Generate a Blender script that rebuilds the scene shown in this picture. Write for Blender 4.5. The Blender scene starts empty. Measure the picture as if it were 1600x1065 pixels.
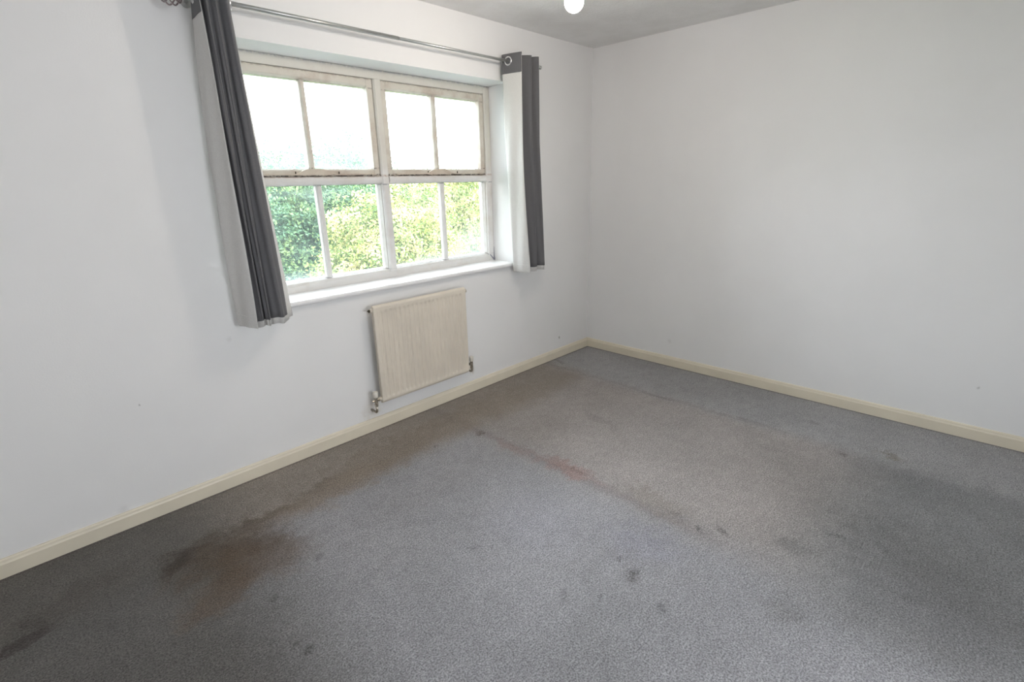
import bpy, bmesh, math, random
import numpy as np
from mathutils import Vector, Matrix
random.seed(7)
PI = math.pi
D = bpy.data
COL = bpy.context.scene.collection
SC = bpy.context.scene

# ------------------------------------------------------------------ camera
cd = D.cameras.new('camera'); cam = D.objects.new('camera', cd); COL.objects.link(cam)
CP = Vector((-3.60769, -2.59539, 1.43573))
yaw, pitch, roll, FPX = 0.79321853, 0.30396098, -0.024569326, 791.66395
cy_, sy_, cp_, sp_ = math.cos(yaw), math.sin(yaw), math.cos(pitch), math.sin(pitch)
fw = Vector((sy_*cp_, cy_*cp_, -sp_)); rt = Vector((cy_, -sy_, 0)); up = rt.cross(fw)
rt2 = math.cos(roll)*rt + math.sin(roll)*up; up2 = -math.sin(roll)*rt + math.cos(roll)*up
M = Matrix((rt2, up2, -fw)).transposed().to_4x4(); M.translation = CP
cam.matrix_world = M
cd.sensor_width = 36; cd.lens = FPX*36/1600; cd.clip_start = .02; cd.clip_end = 300
SC.camera = cam
SC.view_settings.view_transform = 'Standard'; SC.view_settings.look = 'None'
SC.view_settings.gamma = 1; SC.view_settings.use_curve_mapping = False
SC.view_settings.exposure = 0.10

# ------------------------------------------------------------------ light
SKY = 11.0
w = D.worlds.new('world'); SC.world = w; w.use_nodes = True
nt = w.node_tree; nt.nodes.clear()
out = nt.nodes.new('ShaderNodeOutputWorld'); bg = nt.nodes.new('ShaderNodeBackground')
tc = nt.nodes.new('ShaderNodeTexCoord'); sx = nt.nodes.new('ShaderNodeSeparateXYZ')
cr = nt.nodes.new('ShaderNodeValToRGB')
nt.links.new(tc.outputs['Generated'], sx.inputs[0]); nt.links.new(sx.outputs[2], cr.inputs[0])
cr.color_ramp.elements[0].position = 0.0; cr.color_ramp.elements[0].color = (.96, .975, 1, 1)
cr.color_ramp.elements[1].position = .8; cr.color_ramp.elements[1].color = (.84, .91, 1, 1)
nt.links.new(cr.outputs[0], bg.inputs[0]); bg.inputs[1].default_value = SKY
nt.links.new(bg.outputs[0], out.inputs[0])

def lamp(name, kind, loc, energy, color, **kw):
    l = D.lights.new(name, kind); l.energy = energy; l.color = color
    for k, v in kw.items(): setattr(l, k, v)
    o = D.objects.new(name, l); o.location = loc; COL.objects.link(o); return o
sun = lamp('sun', 'SUN', (0, -10, 20), 11.0, (1, .95, .84), angle=.02)
sun.rotation_euler = Vector((-.80, .12, -.60)).to_track_quat('-Z', 'Y').to_euler()
# sampling portals for the daylight: the window in view, and a fill opening added behind the camera
po = lamp('window_portal', 'AREA', (-1.83, .30, 1.48), 1, (1, 1, 1), shape='RECTANGLE', size=1.75, size_y=1.16)
po.data.cycles.is_portal = True; po.rotation_euler = (-PI/2, 0, 0)
po2 = lamp('rear_fill_portal', 'AREA', (-2.50, -5.36, 1.55), 1, (1, 1, 1), shape='RECTANGLE', size=1.2, size_y=1.2)
po2.data.cycles.is_portal = True; po2.rotation_euler = (PI/2, 0, 0)

# ------------------------------------------------------------------ materials
class NT:
    """small helper around a node tree"""
    def __init__(s, name):
        s.m = D.materials.new(name); s.m.use_nodes = True; s.t = s.m.node_tree
        s.b = s.t.nodes['Principled BSDF']; s.o = s.t.nodes['Material Output']
    def n(s, typ, **kw):
        nd = s.t.nodes.new(typ)
        for k, v in kw.items(): setattr(nd, k, v)
        return nd
    def put(s, sock, v):
        if isinstance(v, bpy.types.NodeSocket): s.t.links.new(v, sock)
        elif isinstance(v, tuple) and len(v) == 3 and sock.type == 'RGBA': sock.default_value = (*v, 1)
        else: sock.default_value = v
    def math(s, op, a, b=None, c=None, clamp=False):
        nd = s.n('ShaderNodeMath', operation=op); nd.use_clamp = clamp
        s.put(nd.inputs[0], a)
        if b is not None: s.put(nd.inputs[1], b)
        if c is not None: s.put(nd.inputs[2], c)
        return nd.outputs[0]
    def pos(s):
        if not hasattr(s, '_p'): s._p = s.n('ShaderNodeNewGeometry').outputs['Position']
        return s._p
    def xyz(s, v=None):
        if v is None:
            if not hasattr(s, '_x'):
                nd = s.n('ShaderNodeSeparateXYZ'); s.put(nd.inputs[0], s.pos()); s._x = nd.outputs
            return s._x
        nd = s.n('ShaderNodeSeparateXYZ'); s.put(nd.inputs[0], v); return nd.outputs
    def noise(s, scale, detail=3, rough=.55, vec=None, dist=0):
        nd = s.n('ShaderNodeTexNoise'); s.put(nd.inputs['Vector'], vec if vec is not None else s.pos())
        nd.inputs['Scale'].default_value = scale; nd.inputs['Detail'].default_value = detail
        nd.inputs['Roughness'].default_value = rough; nd.inputs['Distortion'].default_value = dist
        return nd.outputs['Fac']
    def ramp(s, v, a, b, lo=0., hi=1., smooth=True):
        nd = s.n('ShaderNodeMapRange'); nd.interpolation_type = 'SMOOTHSTEP' if smooth else 'LINEAR'
        s.put(nd.inputs[0], v)
        for i, q in enumerate((a, b, lo, hi)): nd.inputs[i+1].default_value = q
        return nd.outputs[0]
    def mix(s, f, a, b, blend='MIX'):
        nd = s.n('ShaderNodeMix', data_type='RGBA', blend_type=blend)
        s.put(nd.inputs[0], f); s.put(nd.inputs[6], a); s.put(nd.inputs[7], b); return nd.outputs[2]
    def bump(s, h, strength, dist):
        nd = s.n('ShaderNodeBump'); nd.inputs['Strength'].default_value = strength
        nd.inputs['Distance'].default_value = dist; s.put(nd.inputs['Height'], h)
        s.put(s.b.inputs['Normal'], nd.outputs[0])
    def base(s, c): s.put(s.b.inputs['Base Color'], c)
    def set(s, rough=.5, metal=0., spec=.5):
        s.b.inputs['Roughness'].default_value = rough; s.b.inputs['Metallic'].default_value = metal
        s.b.inputs['Specular IOR Level'].default_value = spec
        return s

def plain(name, c, rough=.5, metal=0., var=.04, vscale=9, spec=.5):
    k = NT(name).set(rough, metal, spec)
    n = k.noise(vscale, 3)
    k.base(k.mix(k.ramp(n, .3, .7), tuple(x*(1-var) for x in c), tuple(min(1, x*(1+var)) for x in c)))
    return k.m

def blob(k, cx, cy, rx, ry, ang=0, soft=.6, warp=None, a=0, b=1):
    """soft elliptical mask in two of the position axes"""
    x, y = k.xyz()[a], k.xyz()[b]
    if warp is not None: x = k.math('ADD', x, warp[0]); y = k.math('ADD', y, warp[1])
    dx = k.math('SUBTRACT', x, cx); dy = k.math('SUBTRACT', y, cy)
    c, s_ = math.cos(ang), math.sin(ang)
    u = k.math('MULTIPLY', k.math('ADD', k.math('MULTIPLY', dx, c), k.math('MULTIPLY', dy, s_)), 1/rx)
    v = k.math('MULTIPLY', k.math('SUBTRACT', k.math('MULTIPLY', dy, c), k.math('MULTIPLY', dx, s_)), 1/ry)
    r = k.math('SQRT', k.math('ADD', k.math('MULTIPLY', u, u), k.math('MULTIPLY', v, v)))
    return k.ramp(r, 1.0, 1-soft)

def wall_mat(name, c, marks=()):
    k = NT(name).set(.75, 0, .3)
    col = k.mix(k.ramp(k.noise(1.3, 4), .35, .7), tuple(x*.965 for x in c), c)
    for (a, b, p, q, r, mc, f, soft) in marks:      # a, b: axes; p, q: where; r: radius
        wv = k.math('MULTIPLY', k.math('SUBTRACT', k.noise(40, 2), .5), r*1.4)
        m = blob(k, p, q, r, r*1.3, 0, soft, (wv, wv), a, b)
        col = k.mix(k.math('MULTIPLY', m, f), col, mc)
    k.base(col)
    k.bump(k.noise(160, 4, .6), .10, .004)
    return k.m

G1 = (.30, .29, .27)
M_WIN_WALL = wall_mat('window_wall_paint', (.895, .893, .890), [
    (0, 2, -3.30, .545, .006, G1, .55, .8), (0, 2, -.40, .168, .012, (.35, .34, .30), .8, .6),
    
    (0, 2, -2.2, .12, .09, (.66, .58, .46), .35, .9), (0, 2, -1.385, .15, .03, (.5, .44, .34), .5, .8),
    (0, 2, -2.9, .75, .016, G1, .10, .9), (0, 2, -3.45, .085, .03, G1, .12, .9)])
M_WALL = wall_mat('wall_paint', (.905, .908, .915), [
    (1, 2, -2.62, .30, .010, G1, .4, .9), (1, 2, -.8, .2, .02, G1, .12, .9)])

def ceil_mat():
    k = NT('textured_ceiling').set(.85, 0, .2)
    k.base(k.mix(k.ramp(k.noise(5, 5), .35, .65), (.87, .87, .86), (.92, .92, .915)))
    a = k.noise(26, 5, .6, dist=1.6); b = k.noise(90, 3)
    k.bump(k.math('ADD', k.math('MULTIPLY', a, 1.0), k.math('MULTIPLY', b, .25)), .55, .012)
    return k.m
M_CEIL = ceil_mat()

def carpet_mat():
    k = NT('grey_stained_carpet').set(.95, 0, .08)
    k.b.inputs['Sheen Weight'].default_value = .12
    k.b.inputs['Sheen Roughness'].default_value = .6
    X, Y, Z = k.xyz()
    n_lo = k.noise(1.7, 4, .6); n_mid = k.noise(5.5, 4, .65); n_hi = k.noise(17, 4, .65)
    w1 = k.math('MULTIPLY', k.math('SUBTRACT', n_mid, .5), .28)
    w2 = k.math('MULTIPLY', k.math('SUBTRACT', n_hi, .5), .16)
    wx = k.math('ADD', w1, w2)
    n2 = k.noise(6.3, 4, .65, vec=None, dist=.8)
    wy = k.math('ADD', k.math('MULTIPLY', k.math('SUBTRACT', n2, .5), .28), w2)
    W = (wx, wy)
    tw = k.math('MULTIPLY', k.math('SUBTRACT', k.noise(48, 3, .7), .5), .085)
    brk = k.ramp(k.noise(95, 3, .7), .38, .62, .25, 1)
    T = (tw, tw)
    xs = k.math('ADD', X, k.math('MULTIPLY', wx, .35)); ys = k.math('ADD', Y, k.math('MULTIPLY', wy, .35))
    COOL = (.335, .332, .350); WARM = (.345, .318, .308); PALE = (.350, .345, .352); BROWN = (.215, .180, .148)
    # pile laid three ways: cool by the camera, warmer where furniture stood, paler strip along the right wall
    col = k.mix(k.ramp(xs, -1.95, -1.62), COOL, WARM)
    col = k.mix(k.math('MULTIPLY', k.ramp(ys, -2.0, -2.5), k.ramp(xs, -2.1, -1.7)), col, (.245, .245, .252))  # near right floor darkened: light falloff put into the colour
    col = k.mix(k.ramp(xs, -.70, -.52), col, PALE)
    col = k.mix(k.math('MULTIPLY', k.ramp(ys, -.55, -.36), k.ramp(xs, -.45, -.75)), col, (.300, .265, .235))
    col = k.mix(k.math('MULTIPLY', k.ramp(xs, -2.9, -3.4), .9), col, (.130, .124, .114))  # left floor darkened: dirt, plus light falloff put into the colour
    # worn track lines
    def line(axis, at, wd, c, f):
        nonlocal col
        d = k.math('ABSOLUTE', k.math('SUBTRACT', xs if axis == 0 else ys, at))
        col = k.mix(k.math('MULTIPLY', k.math('MULTIPLY', k.ramp(d, wd, 0), k.ramp(ys, -2.2, -1.7)), f), col, c)
    line(0, -.60, .03, (.22, .21, .20), .28); line(1, -.50, .03, (.19, .16, .13), .0)
    line(0, -1.78, .06, (.215, .185, .18), .45)
    STAINS_AND_SHADE = [  # x, y, rx, ry, angle, colour, strength, softness, warp
        (-3.22, -.52, .30, .26, .15, (.088, .062, .040), .80, .75, W),
        (-3.36, -.42, .11, .09, .5, (.050, .038, .030), .75, .8, W),
        (-3.10, -.66, .26, .22, 0, (.135, .085, .045), .50, .8, W),
        (-3.30, -.74, .20, .13, .4, (.125, .078, .042), .50, .8, W),
        (-3.00, -.40, .24, .06, .12, (.085, .062, .045), .55, .8, W),
        (-2.70, -.33, .22, .05, .0, (.085, .062, .045), .40, .8, W),
        (-2.60, -.42, .75, .14, .05, (.240, .190, .145), .6, .8, W),
        (-2.20, -.28, .70, .20, .05, (.240, .200, .165), .65, .8, W),
        (-1.50, -.26, .60, .24, .0, (.255, .215, .18), .6, .8, W),
        (-1.15, -.35, .55, .22, .1, (.26, .225, .195), .5, .8, W),
        (-1.80, -.53, .045, .035, .3, (.090, .062, .045), .75, .7, T),
        (-2.08, -.45, .025, .020, .3, (.08, .06, .045), .6, .7, T),
        (-1.76, -1.15, .075, .32, .05, (.330, .215, .195), .6, .8, W),
        (-1.80, -.80, .06, .16, .05, (.33, .24, .22), .4, .8, W),
        (-1.74, -1.22, .018, .14, .05, (.135, .085, .075), .6, .8, T),
        (-1.72, -1.62, .10, .30, .0, (.25, .215, .18), .4, .8, W),
        (-2.185, -1.81, .055, .035, .3, (.085, .080, .075), .8, .7, T),
        (-2.14, -1.72, .020, .018, 0, (.09, .085, .08), .7, .7, T),
        (-1.76, -1.87, .035, .018, .9, (.07, .07, .068), .75, .7, T),
        (-1.71, -1.95, .060, .028, 1.1, (.09, .085, .082), .7, .8, T),
        (-1.73, -1.75, .018, .05, .2, (.10, .095, .09), .6, .8, T),
        (-1.42, -2.31, .014, .055, .45, (.055, .055, .055), .85, .6, T),
        (-.52, -2.36, .05, .16, .05, (.205, .185, .150), .7, .8, W),
        (-.66, -2.17, .03, .04, 0, (.12, .11, .105), .75, .8, T),
        (-.36, -1.94, .035, .05, 0, (.15, .145, .14), .6, .8, T),
        (-1.62, -2.58, .03, .07, .4, (.09, .09, .09), .65, .8, T),
        (-2.49, -1.25, .045, .020, -.5, (.10, .10, .105), .6, .7, T),
        (-2.44, -1.30, .012, .014, 0, (.06, .06, .06), .7, .7, T),
        (-3.17, -.91, .028, .022, 0, (.085, .082, .08), .75, .7, T),
        (-3.18, -1.21, .03, .02, .3, (.08, .078, .075), .8, .7, T),
        (-3.20, -1.16, .018, .016, .3, (.08, .078, .075), .6, .7, T),
        (-2.95, -.82, .04, .02, .4, (.10, .098, .10), .55, .7, T),
        (-3.84, -.48, .12, .05, .3, (.055, .045, .042), .75, .7, W),
        (-3.80, -.40, .03, .10, .6, (.050, .040, .038), .7, .7, T),
        (-3.70, -.36, .30, .12, .4, (.110, .098, .088), .5, .8, W),
        (-2.44, -1.68, .035, .014, .5, (.10, .10, .10), .6, .7, T),
        (-2.36, -1.78, .03, .012, .5, (.10, .10, .10), .55, .7, T),
        (-2.25, -1.96, .03, .02, .5, (.10, .10, .10), .6, .7, T),
        (-1.60, -2.20, .10, .16, .5, (.16, .158, .156), .5, .9, W),
        (-1.50, -2.60, .60, .45, .5, (.17, .168, .170), .75, .9, W), (-2.6, -1.9, .5, .3, .4, (.26, .26, .27), .5, .9, W),  # broad patches, not stains: the near floor's light falloff as colour
        (-1.95, -2.30, .10, .10, .5, (.165, .16, .158), .4, .9, W),
        (-.50, -.08, .10, .03, 1.3, (.12, .10, .085), .6, .8, T),
        (-.62, -1.05, .02, .20, .03, (.16, .15, .145), .5, .8, T),
        (-.58, -1.66, .02, .14, .03, (.15, .145, .14), .5, .8, T),
        (-1.20, -1.0, .25, .05, 1.2, (.20, .18, .17), .35, .9, W),
        (-2.70, -1.00, .25, .20, .3, (.375, .372, .385), .5, .9, W),
        (-2.20, -1.30, .30, .35, .3, (.365, .362, .400), .6, .9, W),
        (-2.00, -1.75, .18, .25, .3, (.345, .342, .400), .55, .9, W),
        (-.22, -.90, .12, .60, 0, (.390, .385, .400), .5, .9, W),
    ]
    for (x, y, rx, ry, a, c, f, so, wp) in STAINS_AND_SHADE:
        m = k.math('MULTIPLY', blob(k, x, y, rx, ry, a, so, wp), f)
        if wp is T: m = k.math('MULTIPLY', m, brk)
        col = k.mix(m, col, c)
    # dark edge line along the skirting
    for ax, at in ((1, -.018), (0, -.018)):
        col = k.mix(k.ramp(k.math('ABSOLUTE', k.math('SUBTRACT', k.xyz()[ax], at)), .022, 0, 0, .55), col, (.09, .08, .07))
    # mottling and pile grain
    mot = k.ramp(n_lo, .3, .7, .90, 1.08); mot2 = k.ramp(n_hi, .3, .7, .93, 1.06)
    g1 = k.ramp(k.noise(170, 2, .7), .34, .66, .52, 1.46, False)
    g2 = k.ramp(k.noise(60, 3, .7), .3, .7, .86, 1.14, False)
    f = k.math('MULTIPLY', k.math('MULTIPLY', mot, mot2), k.math('MULTIPLY', g1, g2))
    cb = k.n('ShaderNodeCombineColor')
    for i in range(3): k.put(cb.inputs[i], f)
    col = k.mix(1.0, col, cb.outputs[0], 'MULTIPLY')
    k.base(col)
    h = k.math('ADD', k.noise(190, 2, .7), k.math('MULTIPLY', k.noise(9, 3), 1.3))
    k.bump(h, .8, .006)
    return k.m
M_CARPET = carpet_mat()

M_SKIRT = plain('cream_gloss_skirting', (.80, .735, .60), .38, 0, .03, 6)
M_SILL = plain('white_gloss_sill', (.88, .88, .885), .30, 0, .02, 4)
M_RAD = plain('cream_radiator_enamel', (.74, .675, .575), .36, 0, .04, 5)
M_VALVE_CAP = plain('off_white_plastic', (.78, .74, .66), .4)
M_CHROME = plain('tarnished_chrome', (.42, .38, .32), .28, .9, .35, 120)
M_DARK = plain('dark_vent_plug', (.07, .06, .04), .4, .5)
M_STEEL = plain('brushed_steel_pole', (.50, .51, .50), .32, .75, .05, 40)
M_RING = plain('eyelet_metal', (.72, .71, .72), .25, .9)
M_FLEX = plain('white_flex', (.8, .8, .78), .5)
M_BARK = plain('tree_bark', (.12, .09, .06), .9, 0, .3, 30)
M_LAWN = plain('lawn', (.07, .12, .035), .95, 0, .35, 4)
M_RENDER = plain('outer_masonry', (.35, .24, .18), .9, 0, .1, 12)

def paint_mat(name, clean, dirt, lines, amount, aged=None):
    """old gloss paint with grime where the joints collect it"""
    k = NT(name).set(.42, 0, .4)
    X, Y, Z = k.xyz()
    n = k.noise(7, 5, .65); n3 = k.noise(38, 4, .7, dist=1.0)
    if aged: clean = k.mix(k.ramp(Z, 1.485, 1.60), clean, aged)
    col = k.mix(k.math('MULTIPLY', k.ramp(n, .42, .72), amount), clean, dirt)
    for (at, wd, f, c) in lines:
        d = k.math('ABSOLUTE', k.math('SUBTRACT', Z, at))
        m = k.math('MULTIPLY', k.ramp(d, wd, wd*.25), k.ramp(n3, .40, .56))
        col = k.mix(k.math('MULTIPLY', m, f), col, c)
    sp = k.ramp(k.noise(75, 3, .7), .69, .75)
    col = k.mix(k.math('MULTIPLY', sp, .5*amount), col, (.16, .12, .09))
    k.base(col); k.bump(k.noise(60, 4), .15, .003)
    return k.m
MOULD = (.07, .05, .038); RUST = (.40, .26, .19)
M_FRAME = paint_mat('white_window_paint', (.76, .75, .735), (.62, .57, .52), [
    (1.4895, .010, .65, RUST), (2.064, .010, .6, (.35, .36, .38)), (1.440, .006, .75, (.25, .26, .28)), (.928, .004, .4, (.35, .33, .36))], .55, (.70, .68, .62))
M_SASH = paint_mat('aged_cream_casement_paint', (.68, .645, .57), (.54, .46, .39), [
    (1.494, .010, .92, MOULD), (1.532, .006, .75, (.12, .10, .08)), (1.966, .007, .6, (.28, .25, .22)), (2.012, .006, .55, (.33, .29, .25))], .9)
M_STAY = paint_mat('painted_over_stay', (.64, .57, .48), (.50, .41, .34), [(1.492, .006, .8, MOULD)], .9)

def fabric(name, c, rough=.9, weave=600, trans=0.):
    k = NT(name).set(rough, 0, .15)
    n = k.noise(weave, 2)
    k.base(k.mix(k.ramp(n, .35, .65), tuple(x*.85 for x in c), tuple(x*1.1 for x in c)))
    k.b.inputs['Sheen Weight'].default_value = .15
    if trans:
        t = k.n('ShaderNodeBsdfTranslucent'); t.inputs[0].default_value = (*c, 1)
        mx = k.n('ShaderNodeMixShader'); mx.inputs[0].default_value = trans
        k.t.links.new(k.b.outputs[0], mx.inputs[1]); k.t.links.new(t.outputs[0], mx.inputs[2])
        k.t.links.new(mx.outputs[0], k.o.inputs[0])
    return k.m
M_GREY = fabric('charcoal_curtain_cloth', (.145, .145, .152))
M_LINING = fabric('white_curtain_lining', (.84, .83, .81), trans=.22)

def glass_mat(name, veil, spots):
    """clear pane with a translucent veil: denser where the pane has misted"""
    k = NT(name); t = k.t
    tr = k.n('ShaderNodeBsdfTransparent'); tr.inputs[0].default_value = (.97, .985, .98, 1)
    gl = k.n('ShaderNodeBsdfGlossy'); gl.inputs['Roughness'].default_value = .02
    tl = k.n('ShaderNodeBsdfTranslucent'); tl.inputs[0].default_value = (.80, .92, .97, 1)
    fr = k.n('ShaderNodeFresnel'); fr.inputs[0].default_value = 1.3
    m1 = k.n('ShaderNodeMixShader'); k.put(m1.inputs[0], fr.outputs[0])
    t.links.new(tr.outputs[0], m1.inputs[1]); t.links.new(gl.outputs[0], m1.inputs[2])
    v = k.ramp(k.noise(5, 4), .3, .7, veil*.7, veil*1.3)
    for (x, z, rx, rz, f) in spots:
        wv = k.math('MULTIPLY', k.math('SUBTRACT', k.noise(9, 3), .5), .12)
        v = k.math('MAXIMUM', v, k.math('MULTIPLY', blob(k, x, z, rx, rz, 0, .9, (wv, wv), 0, 2), f))
    m2 = k.n('ShaderNodeMixShader'); k.put(m2.inputs[0], v)
    t.links.new(m1.outputs[0], m2.inputs[1]); t.links.new(tl.outputs[0], m2.inputs[2])
    t.links.new(m2.outputs[0], k.o.inputs[0])
    return k.m
M_GLASS_TOP = glass_mat('veiled_upper_glass', .085, [])  # veil added to whiten the view like overexposed haze
M_GLASS_LOW = glass_mat('misted_lower_glass', .022, [(-1.05, .98, .40, .34, .075), (-2.5, .92, .7, .12, .07), (-2.3, 1.42, .6, .10, .05), (-1.5, .92, .5, .10, .06)])

def leaf_mat(name, a, b, c):
    k = NT(name).set(.55, 0, .3)
    r = k.n('ShaderNodeNewGeometry').outputs['Random Per Island']
    col = k.mix(k.ramp(r, .1, .9, 0, 1, False), a, b)
    col = k.mix(k.ramp(k.noise(3.2, 4, .65), .46, .60), col, c)
    col = k.mix(k.ramp(k.noise(2.6, 4, .65, dist=.5), .50, .40, 0, .75), col, b)  # noise patches put sun highlights and dark gaps into the leaf colour
    k.base(col)
    t = k.n('ShaderNodeBsdfTranslucent'); k.put(t.inputs[0], col)
    mx = k.n('ShaderNodeMixShader'); mx.inputs[0].default_value = .22
    k.t.links.new(k.b.outputs[0], mx.inputs[1]); k.t.links.new(t.outputs[0], mx.inputs[2])
    k.t.links.new(mx.outputs[0], k.o.inputs[0])
    return k.m
M_LEAF_GOLD = leaf_mat('golden_green_leaves', (.29, .30, .08), (.085, .155, .040), (.54, .49, .24))
M_LEAF_GREEN = leaf_mat('fresh_green_leaves', (.10, .19, .085), (.045, .105, .06), (.17, .25, .09))
M_LEAF_DARK = leaf_mat('deep_green_leaves', (.04, .08, .045), (.025, .055, .035), (.06, .10, .05))

# ------------------------------------------------------------------ mesh helpers
def obj(name, bm, m, parent=None, smooth=False, bevel=0., seg=2):
    me = D.meshes.new(name)
    bmesh.ops.recalc_face_normals(bm, faces=bm.faces) if not getattr(bm, 'keep', False) else None
    bm.to_mesh(me); bm.free()
    if smooth:
        for p in me.polygons: p.use_smooth = True
    o = D.objects.new(name, me); COL.objects.link(o)
    for q in (m if isinstance(m, (list, tuple)) else [m]): me.materials.append(q)
    if parent: o.parent = parent; o.matrix_parent_inverse = Matrix.Translation(-parent_loc(parent))
    if bevel:
        md = o.modifiers.new('bevel', 'BEVEL'); md.width = bevel; md.segments = seg; md.limit_method = 'ANGLE'; md.angle_limit = .6
        md.harden_normals = False
    return o
def parent_loc(p):
    return Vector(p.location) if p.parent is None else Vector((0, 0, 0))   # parts sit at the world origin
def empty(name, loc):
    o = D.objects.new(name, None); COL.objects.link(o); o.location = loc; o.empty_display_size = .1; return o
def tag(o, label=None, cat=None, group=None, kind=None):
    if label: o['label'] = label
    if cat: o['category'] = cat
    if group: o['group'] = group
    if kind: o['kind'] = kind
    return o
def box(bm, x0, x1, y0, y1, z0, z1):
    v = [bm.verts.new(p) for p in ((x0,y0,z0),(x1,y0,z0),(x1,y1,z0),(x0,y1,z0),(x0,y0,z1),(x1,y0,z1),(x1,y1,z1),(x0,y1,z1))]
    for f in ((0,3,2,1),(4,5,6,7),(0,1,5,4),(1,2,6,5),(2,3,7,6),(3,0,4,7)): bm.faces.new([v[i] for i in f])
def BM(): return bmesh.new()
def boxes(*bs):
    bm = BM()
    for b in bs: box(bm, *b)
    return bm
def prism(bm, prof, axis, a, b):
    """profile of (u, v) swept along an axis: 'x' uses (y, z), 'y' uses (x, z), 'z' uses (x, y)"""
    def P(u, v, t): return {'x': (t, u, v), 'y': (u, t, v), 'z': (u, v, t)}[axis]
    A = [bm.verts.new(P(u, v, a)) for u, v in prof]; B = [bm.verts.new(P(u, v, b)) for u, v in prof]
    n = len(prof)
    for i in range(n): bm.faces.new((A[i], A[(i+1) % n], B[(i+1) % n], B[i]))
    bm.faces.new(A[::-1]); bm.faces.new(B)
def tube(bm, pts, r, n=14, caps=True):
    pts = [Vector(p) for p in pts]; rs = r if isinstance(r, (list, tuple)) else [r]*len(pts)
    rings = []; nrm = None
    for i, p in enumerate(pts):
        d = (pts[min(i+1, len(pts)-1)] - pts[max(i-1, 0)]).normalized()
        if nrm is None: nrm = d.orthogonal().normalized()
        nrm = (nrm - d*nrm.dot(d)).normalized(); bn = d.cross(nrm)
        rings.append([bm.verts.new(p + rs[i]*(math.cos(2*PI*k/n)*nrm + math.sin(2*PI*k/n)*bn)) for k in range(n)])
    for a, b in zip(rings, rings[1:]):
        for k in range(n): bm.faces.new((a[k], a[(k+1) % n], b[(k+1) % n], b[k]))
    if caps: bm.faces.new(rings[0][::-1]); bm.faces.new(rings[-1])
def torus(bm, c, normal, R, r, n=28, m=10):
    c = Vector(c); nz = Vector(normal).normalized(); u = nz.orthogonal().normalized(); v = nz.cross(u)
    rings = []
    for i in range(n):
        a = 2*PI*i/n; d = math.cos(a)*u + math.sin(a)*v
        rings.append([bm.verts.new(c + d*(R + r*math.cos(2*PI*j/m)) + nz*r*math.sin(2*PI*j/m)) for j in range(m)])
    for i in range(n):
        a, b = rings[i], rings[(i+1) % n]
        for j in range(m): bm.faces.new((a[j], b[j], b[(j+1) % m], a[(j+1) % m]))

# ------------------------------------------------------------------ the room
RX0, RY0, H = -3.96, -5.30, 2.40
WX0, WX1, WZ0, WZ1, WD = -2.722, -.937, .862, 2.066, .20      # window opening, depth to the frame
TH = .30
def struct(name, bm, m, label=None, **kw): return tag(obj(name, bm, m, **kw), label=label, kind='structure')
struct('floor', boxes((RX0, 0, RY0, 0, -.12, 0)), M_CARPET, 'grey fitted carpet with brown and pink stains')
struct('ceiling', boxes((RX0-TH, TH, RY0-TH, TH, H, H+.2)), M_CEIL, 'off-white textured ceiling')
struct('wall_back', boxes((RX0-TH, WX0, 0, TH, -.12, H), (WX1, TH, 0, TH, -.12, H), (WX0, WX1, 0, TH, -.12, WZ0), (WX0, WX1, 0, TH, WZ1, H)),
       M_WIN_WALL, 'white wall with the window in it')
struct('wall_right', boxes((0, TH, RY0-TH, 0, -.12, H)), M_WALL, 'plain white wall right of the window wall')
struct('wall_left', boxes((RX0-TH, RX0, RY0-TH, 0, -.12, H)), M_WALL)
# unseen wall behind the camera: opening added for fill daylight, beside an added baffle
BX0, BX1, BZ0, BZ1 = -3.10, -1.90, .95, 2.15
struct('wall_front', boxes((RX0, BX0, RY0-.12, RY0, -.12, H), (BX1, 0, RY0-.12, RY0, -.12, H), (BX0, BX1, RY0-.12, RY0, -.12, BZ0), (BX0, BX1, RY0-.12, RY0, BZ1, H)), M_WALL)


struct('wall_baffle', boxes((-1.75, 0, RY0, -3.15, -.12, H)), M_WALL)  # unseen partition added to keep the rear daylight off the right wall

def skirting(name, axis, a, b, sign):
    bm = BM(); t, h = .016, .078
    prof = [(0, 0), (t*sign, 0), (t*sign, h-.020), (t*.8*sign, h-.013), (t*.72*sign, h-.005), (t*.45*sign, h), (0, h)]
    prism(bm, prof, axis, a, b)
    return struct(name, bm, M_SKIRT)
skirting('baseboard_back', 'x', RX0, 0, -1)
skirting('baseboard_right', 'y', -3.15, -.0005, -1)
bm = BM(); prism(bm, [(RX0, 0), (RX0+.016, 0), (RX0+.016, .06), (RX0+.008, .078), (RX0, .078)], 'y', RY0, -.017)
struct('baseboard_left', bm, M_SKIRT)

# ------------------------------------------------------------------ the window
win = empty('window_1', (-1.83, .2, .87)); tag(win, 'white painted timber window of eight panes with two top-hung casements', kind='structure')
F0, F1 = WD, WD+.085            # frame front and rear
MX0, MX1 = -1.852, -1.800       # mullion
TZ0, TZ1 = 1.441, 1.487         # transom
ZS = .875                       # top of the sill
JL, JR = WX0+.045, WX1-.052     # inner faces of the jambs
HZ = 2.016; BZ = .925
bm = BM()
box(bm, WX0, JL, F0, F1, ZS-.01, WZ1); box(bm, JR, WX1, F0, F1, ZS-.01, WZ1)
box(bm, JL, JR, F0+.0005, F1, HZ, WZ1)
box(bm, JL, JR, F0+.001, F1, ZS-.01, BZ-.012)
obj('frame', bm, M_FRAME, win, bevel=.004)
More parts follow.
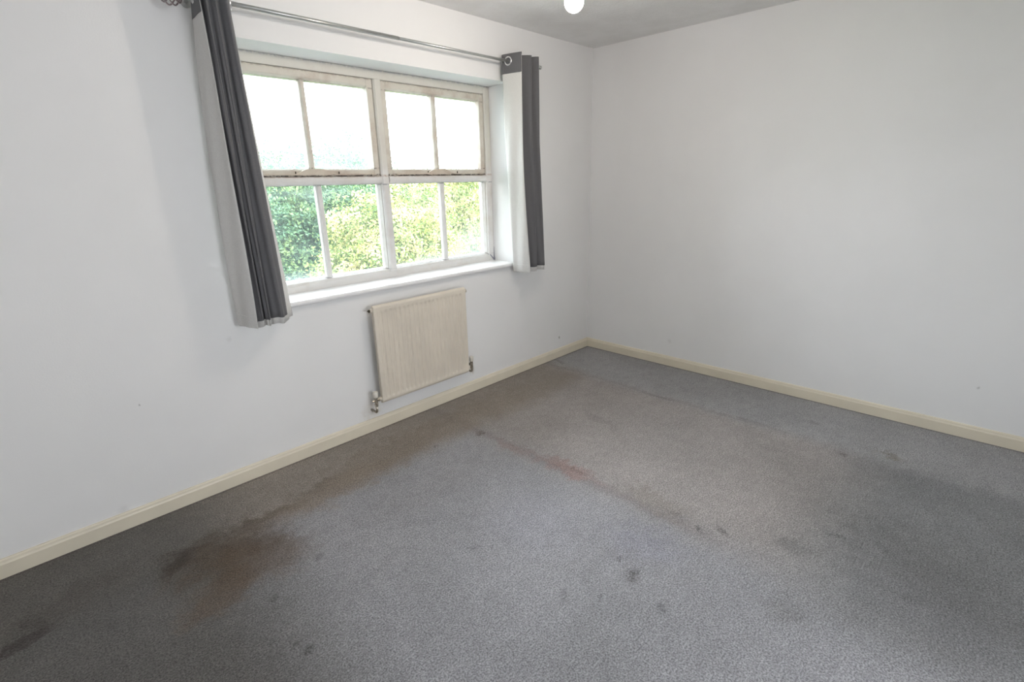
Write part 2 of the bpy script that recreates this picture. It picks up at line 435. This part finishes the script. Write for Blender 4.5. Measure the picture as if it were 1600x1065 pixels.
# low bevelled bead along the bottom of the fixed lights
bm = BM()
for a, b in ((JL, MX0), (MX1, JR)): prism(bm, [(F0+.004, BZ-.012), (F0+.012, BZ-.002), (F0+.040, BZ+.008), (F1, BZ+.008), (F1, BZ-.012)], 'x', a, b)
obj('glazing_bead', bm, M_FRAME, win)
bm = BM()
prism(bm, [(MX0, F1), (MX0, F0+.004), (MX0+.008, F0-.008), (MX1-.008, F0-.008), (MX1, F0+.004), (MX1, F1)], 'z', BZ-.0125, HZ)
obj('mullion', bm, M_FRAME, win, bevel=.003)
bm = BM()
for a, b in ((JL, MX0), (MX1, JR)):
    prism(bm, [(F1, TZ0), (F0+.012, TZ0), (F0-.002, TZ0+.008), (F0-.006, TZ0+.022), (F0-.006, TZ1-.010), (F0+.002, TZ1), (F1, TZ1)], 'x', a, b)
obj('transom', bm, M_FRAME, win, bevel=.002)

def bar_profile(cx, w, y0, y1):
    return [(cx-w/2, y1), (cx-w/2, y0+.012), (cx-w*.28, y0), (cx+w*.28, y0), (cx+w/2, y0+.012), (cx+w/2, y1)]
GY = F0+.045
def casement(x0, x1, bx):
    s = .036; y0, y1 = F0+.012, F1-.005; z0, z1 = TZ1+.0008, HZ-.0008
    bm = BM(); box(bm, x0, x0+s, y0, y1, z0, z1); box(bm, x1-s, x1, y0, y1, z0, z1)
    prism(bm, [(y1, z1), (y0, z1), (y0, z1-.036), (y0+.014, z1-.046), (y1, z1-.046)], 'x', x0+s, x1-s)
    prism(bm, [(y1, z0), (y0, z0), (y0, z0+.034), (y0+.014, z0+.041), (y1, z0+.041)], 'x', x0+s, x1-s)
    o = obj('casement', bm, M_SASH, win, bevel=.003)
    bm = BM(); prism(bm, bar_profile(bx, .032, y0+.003, y1-.01), 'z', z0+.0405, z1-.0455); obj('glazing_bar', bm, M_SASH, o)
    obj('window_pane', boxes((x0+s-.004, x1-s+.004, GY, GY+.004, z0+.036, z1-.040)), M_GLASS_TOP, o)
    # painted-over casement stay lying along the bottom rail: flat bar with a hump in the middle
    cx = (x0+x1)/2 + .0; L = (x1-x0)*.43; n = 64; top = []; bot = []
    for i in range(n+1):
        u = -L + 2*L*i/n
        hump = .028*math.exp(-((u-(bx-cx))/.085)**4)
        zt = z0+.0135 + hump + .0012*math.sin(u*23)
        top.append((cx+u, zt)); bot.append((cx+u, z0+.0045 if hump > .004 else zt-.0065))
    bm = BM(); prism(bm, top + bot[::-1], 'y', y0-.016, y0-.0005)
    st = obj('casement_stay', bm, M_STAY, o, bevel=.0015)
    bm = BM()
    for u in (-.40, .38):
        tube(bm, [(cx+2*L*u*.45+.02, y0-.010, z0+.012), (cx+2*L*u*.45+.02, y0-.010, z0+.027)], .0035, 8)
    obj('stay_pin', bm, M_DARK, st)
    bm = BM(); xh = x1-.06
    box(bm, xh-.012, xh+.020, y0-.020, y0+.002, z0+.003, z0+.015); tube(bm, [(xh-.004, y0-.020, z0+.000), (xh-.004, y0-.020, z0+.017)], .005, 10)
    obj('stay_bracket', bm, M_STAY, st, bevel=.001)
    return o
casement(JL+.0008, MX0-.0008, -2.266)
casement(MX1+.0008, JR-.0008, -1.408)
def fixed(x0, x1, bx):
    y0 = F0+.014
    bm = BM(); box(bm, x0, x1, GY, GY+.004, BZ+.004, TZ0+.0); o = obj('fixed_light', bm, M_GLASS_LOW, win)
    bm = BM(); prism(bm, bar_profile(bx, .034, F0+.006, GY-.0005), 'z', BZ+.0065, TZ0-.0005); obj('glazing_bar', bm, M_FRAME, o)
    bm = BM()
    for s, x in ((1, x0), (-1, x1)):
        prism(bm, [(x+.0003*s, GY-.0005), (x+.0003*s, F0+.016), (x+.005*s, F0+.016), (x+.012*s, GY-.0005)], 'z', BZ+.0065, TZ0-.0005)
    obj('glazing_bead', bm, M_FRAME, o)
    return o
fixed(JL, MX0, -2.249); fixed(MX1, JR, -1.384)
# sill with a rounded nose
bm = BM(); zb, yn = ZS-.024, -.028
prof = [(F0+.02, zb), (0, zb), (yn+.004, zb), (yn+.0005, zb+.006), (yn, zb+.014), (yn+.003, ZS-.004), (yn+.010, ZS), (F0+.02, ZS)]
prism(bm, prof, 'x', WX0+.0005, WX1-.0005)
for a, b in ((WX0-.045, WX0+.0005), (WX1-.0005, WX1+.045)):
    prism(bm, [(-.0005, zb), (yn+.004, zb), (yn+.0005, zb+.006), (yn, zb+.014), (yn+.003, ZS-.004), (yn+.010, ZS), (-.0005, ZS)], 'x', a, b)
obj('window_sill', bm, M_SILL, win)
# grey mastic smear in the lower right corner of the frame
bm = BM(); tube(bm, [(WX1-.004, F0-.004, ZS+.003), (WX1-.004, F0-.003, ZS+.03), (WX1-.004, F0-.003, ZS+.10)], [.006, .0035, .001], 8)
tube(bm, [(WX1-.006, F0-.004, ZS+.004), (JR+.012, F0-.001, BZ-.008), (JR-.004, F0+.010, BZ-.002)], [.006, .0035, .002], 8)
obj('old_sealant', bm, plain('old_sealant', (.30, .30, .36), .8), win)
bm = BM(); tube(bm, [(-2.60, F0-.008, 2.058), (-2.60, F0+.0, 2.052)], .004, 8); tube(bm, [(-2.60, F0-.020, 2.060), (-2.60, F0-.008, 2.058)], [.002, .006], 8)
obj('blind_hook', bm, M_DARK, win)

# ------------------------------------------------------------------ curtain pole
PY, PZ = -.10, 2.163
pole = empty('curtain_pole', (-1.8, PY, PZ)); tag(pole, 'thin grey metal curtain pole running across above the window', 'curtain pole')
bm = BM(); tube(bm, [(-2.84, PY, PZ), (-1.86, PY, PZ)], .0095, 18); obj('pole', bm, M_STEEL, pole, True)
bm = BM(); tube(bm, [(-1.93, PY, PZ), (-.745, PY, PZ)], .0078, 18); obj('inner_pole', bm, M_STEEL, pole, True)
bm = BM(); tube(bm, [(-.745, PY, PZ), (-.735, PY, PZ), (-.728, PY, PZ)], [.011, .012, .006], 16); obj('end_cap', bm, M_STEEL, pole, True)
for x in (-2.815, -.765):
    bm = BM(); tube(bm, [(x, -.0005, PZ-.0), (x, -.006, PZ)], .02, 18); tube(bm, [(x, -.005, PZ), (x, PY+.013, PZ)], .006, 12)
    torus(bm, (x, PY, PZ), (1, 0, 0), .013, .0035, 20, 8); obj('bracket', bm, M_STEEL, pole, True)
bm = BM()                                          # wire cage finial
fc = Vector((-2.895, PY, PZ-.004)); R = .043
for k in range(8):
    a = 2*PI*k/8
    pts = [fc + Vector((-R*math.cos(t), R*math.sin(t)*math.cos(a+t*1.3), R*math.sin(t)*math.sin(a+t*1.3))) for t in [PI*i/16 for i in range(17)]]
    tube(bm, pts, .003, 8)
tube(bm, [fc + Vector((R-.004, 0, .004)), fc+Vector((R+.02, 0, .004))], .009, 12)
tube(bm, [fc - Vector((R-.002, 0, 0)), fc-Vector((R+.008, 0, 0))], [.006, .003], 12)
obj('cage_finial', bm, plain('rose_steel', (.45, .38, .38), .3, .8), pole, True)

# ------------------------------------------------------------------ curtains
def catmull(P, per=12):
    P = [Vector(p) for p in P]; Q = [2*P[0]-P[1]] + P + [2*P[-1]-P[-2]]; o = []
    for i in range(1, len(Q)-2):
        for j in range(per):
            t = j/per; a, b, c, d = Q[i-1], Q[i], Q[i+1], Q[i+2]
            o.append(.5*((2*b) + (c-a)*t + (2*a-5*b+4*c-d)*t*t + (3*b-a-3*c+d)*t**3))
    o.append(P[-1]); return o
def curtain(name, label, top, mid, bot, ztop, zbot, fab_to=None):
    per = 12; TP, MP, BP = catmull(top, per), catmull(mid, per), catmull(bot, per); n = len(TP); NZ = 40
    t = empty(name, (sum(p.x for p in TP)/n, PY, zbot)); tag(t, label, 'curtain', 'eyelet curtains at the window')
    def at(i, z, off):
        f = max(0, min(1, (ztop-z)/(ztop-zbot)))
        def pt(j): j = max(0, min(n-1, j)); return TP[j]*(2*(f-.5)*(f-1)) + MP[j]*(-4*f*(f-1)) + BP[j]*(2*f*(f-.5))
        p = pt(i); d = (pt(i+1)-pt(i-1)).normalized(); nn = Vector((-d.y, d.x))
        amp = .004*math.sin(i*.9+z*5)*min(1, f*3)
        q = p + nn*(off+amp); return Vector((q.x, min(q.y, -.012), z))
    def sheet(nm, m, z1, z0, off, i0, i1, wav=0., thick=.0012, zig=0.):
        bm = BM(); R = []
        for k in range(NZ+1):
            row = []
            for i in range(i0, i1+1):
                z = z1 + (z0-z1)*k/NZ
                if k == NZ: z += wav*math.sin(i*.5)
                row.append(bm.verts.new(at(i, z, off)))
            R.append(row)
        for a, b in zip(R, R[1:]):
            for i in range(len(a)-1): bm.faces.new((a[i], b[i], b[i+1], a[i+1]))
        o = obj(nm, bm, m, t, True); s = o.modifiers.new('thickness', 'SOLIDIFY'); s.thickness = thick; s.offset = 0
        return o
    e = (n-1) if fab_to is None else fab_to
    sheet('face_fabric', M_GREY, ztop, zbot+.030, 0, 0, e, .0015)
    sheet('lining', M_LINING, ztop-.012, zbot, .0026, 0, n-1, .0025)
    sheet('lining_hem', M_LINING, zbot+.055, zbot+.001, .0044, 0, n-1)
    sheet('heading_band', M_GREY, ztop, ztop-.112, .0050, 0, n-1)
    # one eyelet where each run of cloth crosses the pole
    for sgi in range(len(top)-1):
        seg = range(sgi*per, (sgi+1)*per+1)
        i = min(seg, key=lambda q: abs(at(q, PZ, 0).y - PY))
        if abs(at(i, PZ, 0).y - PY) > .012: continue
        a, b = at(i-1, PZ, .0035), at(i+1, PZ, .0035); d = (b-a).normalized(); nn = Vector((-d.y, d.x, 0))
        c = at(i, PZ, .0035); c = Vector((c.x, PY, PZ))
        bm = BM(); torus(bm, c + nn*.005, nn, .0225, .0052); torus(bm, c - nn*.005, nn, .0225, .0048); obj('eyelet', bm, M_RING, t, True)
    return t
Zt, Zb = 2.205, .818
curtain('curtain', 'charcoal eyelet curtain with white lining bunched at the left end of the pole',
    [(-2.818,-.182), (-2.796,-.045), (-2.794,-.162), (-2.774,-.146), (-2.756,-.168), (-2.738,-.146), (-2.712,-.168), (-2.665,-.050)],
    [(-2.812,-.185), (-2.850,-.045), (-2.798,-.168), (-2.781,-.148), (-2.762,-.172), (-2.744,-.148), (-2.700,-.170), (-2.635,-.050)],
    [(-2.822,-.185), (-2.853,-.045), (-2.800,-.170), (-2.780,-.148), (-2.762,-.174), (-2.746,-.148), (-2.692,-.172), (-2.605,-.050)],
    Zt, Zb, fab_to=12*6+4)
curtain('curtain', 'charcoal eyelet curtain with white lining bunched at the right end of the pole',
    [(-1.016,-.190), (-1.040,-.045), (-.905,-.162), (-.880,-.118), (-.828,-.166), (-.795,-.045)],
    [(-1.010,-.192), (-1.020,-.045), (-.902,-.165), (-.878,-.120), (-.815,-.166), (-.785,-.045)],
    [(-.962,-.192), (-.974,-.045), (-.870,-.166), (-.846,-.122), (-.780,-.166), (-.755,-.045)],
    Zt, Zb)

# ------------------------------------------------------------------ radiator
RL, RR, RB, RT, RF = -2.168, -1.476, .188, .785, -.082
rad = empty('radiator', (-1.82, -.06, RB)); tag(rad, 'cream fluted panel radiator on the wall below the window', 'radiator')
NF = 21; per = 12; nx = NF*per; nz = 56
def smooth(a, b, x):
    t = max(0, min(1, (x-a)/(b-a))); return t*t*(3-2*t)
bm = BM(); G = []
for k in range(nz+1):
    # denser rows near both ends
    f = k/nz; f = .5-.5*math.cos(PI*f); z = RB + (RT-RB)*f
    row = []
    for i in range(nx+1):
        u = i/nx; x = RL + (RR-RL)*u
        m = smooth(RB+.030, RB+.038, z)*smooth(RT-.036, RT-.044, z)*smooth(RL+.018, RL+.030, x)*smooth(RR-.018, RR-.030, x)
        ph = (x-RL-.018)/(RR-RL-.036)*NF
        g = smooth(.12, .42, abs((ph % 1)-.5)*1.0)       # 1 in the groove
        y = RF + .0072*g*m
        # rolled top, bottom and side edges
        ez = min(z-RB, RT-z); ex = min(x-RL, RR-x)
        y += .011*(1-smooth(0, .014, ez)) + .006*(1-smooth(0, .006, ex))
        row.append(bm.verts.new((x, y, z)))
    G.append(row)
for a, b in zip(G, G[1:]):
    for i in range(nx): bm.faces.new((a[i], a[i+1], b[i+1], b[i]))
o = obj('front_panel', bm, M_RAD, rad, True); s = o.modifiers.new('thickness', 'SOLIDIFY'); s.thickness = .0015; s.offset = -1
bm = BM(); box(bm, RL+.001, RR-.001, RF+.013, RF+.024, RB+.002, RT-.002); obj('rear_panel', bm, M_RAD, rad, bevel=.004)
bm = BM()
for z in (RB+.028, RT-.028):
    for x, s in ((RL, -1), (RR, 1)):
        bm = BM(); tube(bm, [(x+.03*-s, RF+.018, z), (x+.012*s, RF+.018, z)], .012, 16); obj('end_boss', bm, M_RAD, rad, True)

bm = BM(); tube(bm, [(RL-.012, RF+.018, RT-.028), (RL-.020, RF+.018, RT-.028)], .0085, 12); tube(bm, [(RL-.0195, RF+.018, RT-.028), (RL-.026, RF+.018, RT-.028)], .004, 6)
obj('bleed_valve', bm, M_DARK, rad)
for x in (RL+.12, RR-.12):
    bm = boxes((x-.015, x+.015, -.004, -.0005, RB+.05, RT-.06), (x-.015, x+.015, RF+.024, -.004, RB+.06, RB+.064), (x-.015, x+.015, RF+.024, -.004, RT-.07, RT-.066))
    obj('wall_bracket', bm, M_RAD, rad)
def valve(x, s, big):
    zc = RB+(.028 if s < 0 else .052); yv = RF+.018
    v = None
    bm = BM()
    tube(bm, [(x-s*.022, yv, zc), (x-s*.006, yv, zc)], .011, 6); tube(bm, [(x-s*.008, yv, zc), (x, yv, zc)], .009, 16)
    tube(bm, [(x, yv, zc-.022), (x, yv, zc-.006), (x, yv, zc+.010)], [.0095, .011, .009], 16)
    tube(bm, [(x, yv, zc-.038), (x, yv, zc-.020)], .012, 6)
    tube(bm, [(x, yv, zc+.008), (x, yv, zc+.017)], .0115, 6)
    if s < 0: tube(bm, [(x-.024, yv, zc-.004), (x-.006, yv, zc-.002)], .006, 10)
    v = obj('valve', bm, M_CHROME, rad)
    bm = BM(); h = .038 if big else .034; z0 = zc+.016
    tube(bm, [(x, yv, z0), (x, yv, z0+.004), (x, yv, z0+h-.003), (x, yv, z0+h)], [.012, .0145, .0165 if s < 0 else .0135, .012], 20); obj('valve_cap', bm, M_VALVE_CAP, v, True)
    bm = BM(); pts = [(x, yv, zc-.036)]
    zb_ = zc-.065 if s < 0 else zc-.045; r = .016
    for q in range(0, 7):
        a = q/6*PI/2; pts.append((x - .012*s*0, yv + r*(1-math.cos(a)), zb_ - r*math.sin(a)))
    pts.append((x, -.002, zb_-r))
    tube(bm, pts, .0075, 12); obj('supply_pipe', bm, M_CHROME, rad, True)
valve(RL-.034, -1, True); valve(RR+.034, 1, False)

# ------------------------------------------------------------------ pendant bulb
def lathe(bm, c, prof, n=28):
    rings = []
    for r, z in prof: rings.append([bm.verts.new((c[0]+r*math.cos(2*PI*k/n), c[1]+r*math.sin(2*PI*k/n), c[2]+z)) for k in range(n)])
    for a, b in zip(rings, rings[1:]):
        for k in range(n): bm.faces.new((a[k], a[(k+1) % n], b[(k+1) % n], b[k]))
    bm.faces.new(rings[0][::-1]); bm.faces.new(rings[-1])
BC = (-1.672, -1.10, 2.1429)
pen = empty('pendant_light', (BC[0], BC[1], H)); tag(pen, 'lit bare bulb hanging from the ceiling on a short white flex', 'light')
k = NT('glowing_bulb_glass'); em = k.n('ShaderNodeEmission'); em.inputs[0].default_value = (1, .885, .765, 1); em.inputs[1].default_value = 225
k.t.links.new(em.outputs[0], k.o.inputs[0]); M_BULB = k.m
prof = [(.001, -.0400)] + [(.0395*math.sin(a), -.0395*math.cos(a)) for a in [PI*i/24 for i in range(1, 17)]]
prof += [(.030, .030), (.020, .042), (.0145, .050), (.013, .055)]
bm = BM(); lathe(bm, BC, prof); obj('light_bulb', bm, M_BULB, pen, True)
bm = BM(); lathe(bm, BC, [(.0125, .054), (.0125, .072), (.019, .074), (.020, .104), (.012, .118), (.004, .122)]); obj('lamp_holder', bm, M_FLEX, pen, True)
bm = BM(); tube(bm, [(BC[0], BC[1], BC[2]+.12), (BC[0], BC[1], H-.02)], .003, 10); obj('flex', bm, M_FLEX, pen, True)
bm = BM(); lathe(bm, (BC[0], BC[1], H), [(.008, -.034), (.03, -.026), (.044, -.012), (.046, -.0002)]); obj('ceiling_rose', bm, M_FLEX, pen, True)

# ------------------------------------------------------------------ garden beyond the window
struct('ground', boxes((-30, 45, .6, 60, -3.2, -3.0)), M_LAWN)
rng = np.random.default_rng(11)
def tree(name, label, mat, base, lobes, leaves, size, trunk_r=.12):
    """lobes: (x, y, z, rx, ry, rz); leaves are folded blades scattered through the outer shell of every lobe"""
    root = empty(name, base); tag(root, label, 'tree', 'trees beyond the window')
    tot = sum(l[3]*l[5] for l in lobes); V = []
    for (lx, ly, lz, rx, ry, rz) in lobes:
        n = int(leaves*rx*rz/tot)
        nc = n//22+1; dc = rng.normal(size=(nc, 3)); ci = rng.integers(0, nc, n)
        d = dc[ci]/np.linalg.norm(dc[ci], axis=1)[:, None]
        bump_ = 1 + .16*np.sin(d[:, 0]*7+lx*3)*np.sin(d[:, 2]*8+ly)*np.sin(d[:, 1]*6) + .10*np.sin(d[:, 0]*17)*np.sin(d[:, 2]*19+lz)
        rad_ = bump_*(1.05-.50*rng.random(nc)[ci]**1.4)
        P = d*rad_[:, None]*np.array([rx, ry, rz]) + np.array([lx, ly, lz]) + rng.normal(size=(n, 3))*size*np.array([1.5, 1.2, .9])
        out_ = d*.55 + rng.normal(size=(n, 3))*.55 + np.array([0, -.1, .25])
        out_ /= np.linalg.norm(out_, axis=1)[:, None]
        t = np.cross(out_, rng.normal(size=(n, 3))); t /= np.linalg.norm(t, axis=1)[:, None]
        b = np.cross(out_, t); s = size*(.6+.8*rng.random(n))
        u, v, nn, z = t, b, out_, s[:, None]
        q = np.stack([P-u*z*.5, P+v*z*.26+nn*z*.06, P+u*z*.5-nn*z*.10, P-v*z*.26+nn*z*.06], 1)
        V.append(q.reshape(-1, 3))
    V = np.concatenate(V); base_i = np.arange(0, len(V), 4)[:, None]
    F = np.concatenate([base_i+np.array([[0, 1, 2]]), base_i+np.array([[0, 2, 3]])], 1).reshape(-1, 3).tolist()
    me = D.meshes.new('foliage'); me.from_pydata(V.tolist(), [], F); me.materials.append(mat)
    o = D.objects.new('foliage', me); COL.objects.link(o); o.parent = root; o.matrix_parent_inverse = Matrix.Translation(-Vector(base))
    bm = BM(); cx = sum(l[0] for l in lobes)/len(lobes); cyy = sum(l[1] for l in lobes)/len(lobes)
    zt = max(l[2] for l in lobes)
    tube(bm, [base, (base[0]+.05, base[1], (base[2]+zt)*.5-.6), (cx, cyy, zt)], [trunk_r, trunk_r*.7, trunk_r*.25], 10)
    for (lx, ly, lz, rx, ry, rz) in lobes:
        tube(bm, [(base[0]+.03, base[1], base[2]+.9), ((base[0]+lx)/2, (base[1]+ly)/2, (lz+base[2])/2), (lx, ly, lz)], [trunk_r*.5, trunk_r*.35, trunk_r*.12], 7)
    obj('trunk', bm, M_BARK, root, True)
    return root
tree('golden_tree', 'yellow-green leafy tree filling the middle of the lower panes', M_LEAF_GOLD, (.9, 4.8, -3),
     [(.55, 4.2, .55, .75, .7, .75), (1.25, 4.4, .75, .65, .6, .65), (.0, 4.1, -.1, .7, .6, .7), (1.0, 4.0, -.35, .9, .7, .8), (1.7, 4.6, .3, .6, .6, .6), (.1, 4.3, -.9, .9, .8, .8)], 85000, .050)
tree('golden_tree', 'pale yellow-green tree seen through the bottom right pane', M_LEAF_GOLD, (3.2, 6.0, -3),
     [(2.9, 5.6, .9, .8, .7, .9), (3.8, 6.0, .8, .8, .7, .9), (2.4, 5.5, .1, .8, .7, .8), (3.5, 5.6, -.3, 1.0, .8, .9)], 45000, .062)
tree('green_tree', 'mid green tree behind the left curtain side of the lower panes', M_LEAF_GREEN, (-.3, 6.0, -3),
     [(-.5, 5.9, .9, .9, .8, .9), (.4, 6.1, 1.1, .9, .8, .75), (-.2, 5.7, .1, 1.1, .8, .9), (1.2, 6.5, .8, .9, .8, .8), (-.6, 5.6, -.7, 1.0, .8, .9)], 70000, .058)
tree('green_tree', 'tall green tree rising into the bottom of the top left panes', M_LEAF_GREEN, (1.8, 9.0, -3),
     [(1.2, 9.0, 1.2, 1.3, 1.0, 1.1), (2.6, 9.2, 1.5, 1.3, 1.0, 1.1), (3.9, 9.4, 1.0, 1.3, 1.0, 1.0), (2.0, 8.8, 0, 1.6, 1.0, 1.1), (3.6, 8.9, -.1, 1.5, 1.0, 1.1)], 50000, .08)
tree('dark_tree', 'deep green tree at the far right behind the garden', M_LEAF_DARK, (6.6, 9.5, -3),
     [(5.6, 9.2, .5, 1.2, 1.0, 1.1), (7.0, 9.6, .8, 1.3, 1.0, 1.1), (6.2, 9.0, -.6, 1.5, 1.0, 1.1), (4.6, 8.6, -.9, 1.3, 1.0, 1.0)], 30000, .09)
tree('green_tree', 'broad green tree furthest left beyond the window, mostly behind the left curtain', M_LEAF_GREEN, (-3.4, 7.6, -3),
     [(-2.4, 7.5, .6, 1.2, 1.0, 1.1), (-3.9, 7.6, .9, 1.3, 1.0, 1.2), (-3.0, 7.2, -.7, 1.6, 1.0, 1.1), (-5.2, 7.8, .2, 1.3, 1.0, 1.3), (-1.4, 8.0, -.2, 1.0, .9, 1.0)], 45000, .07)
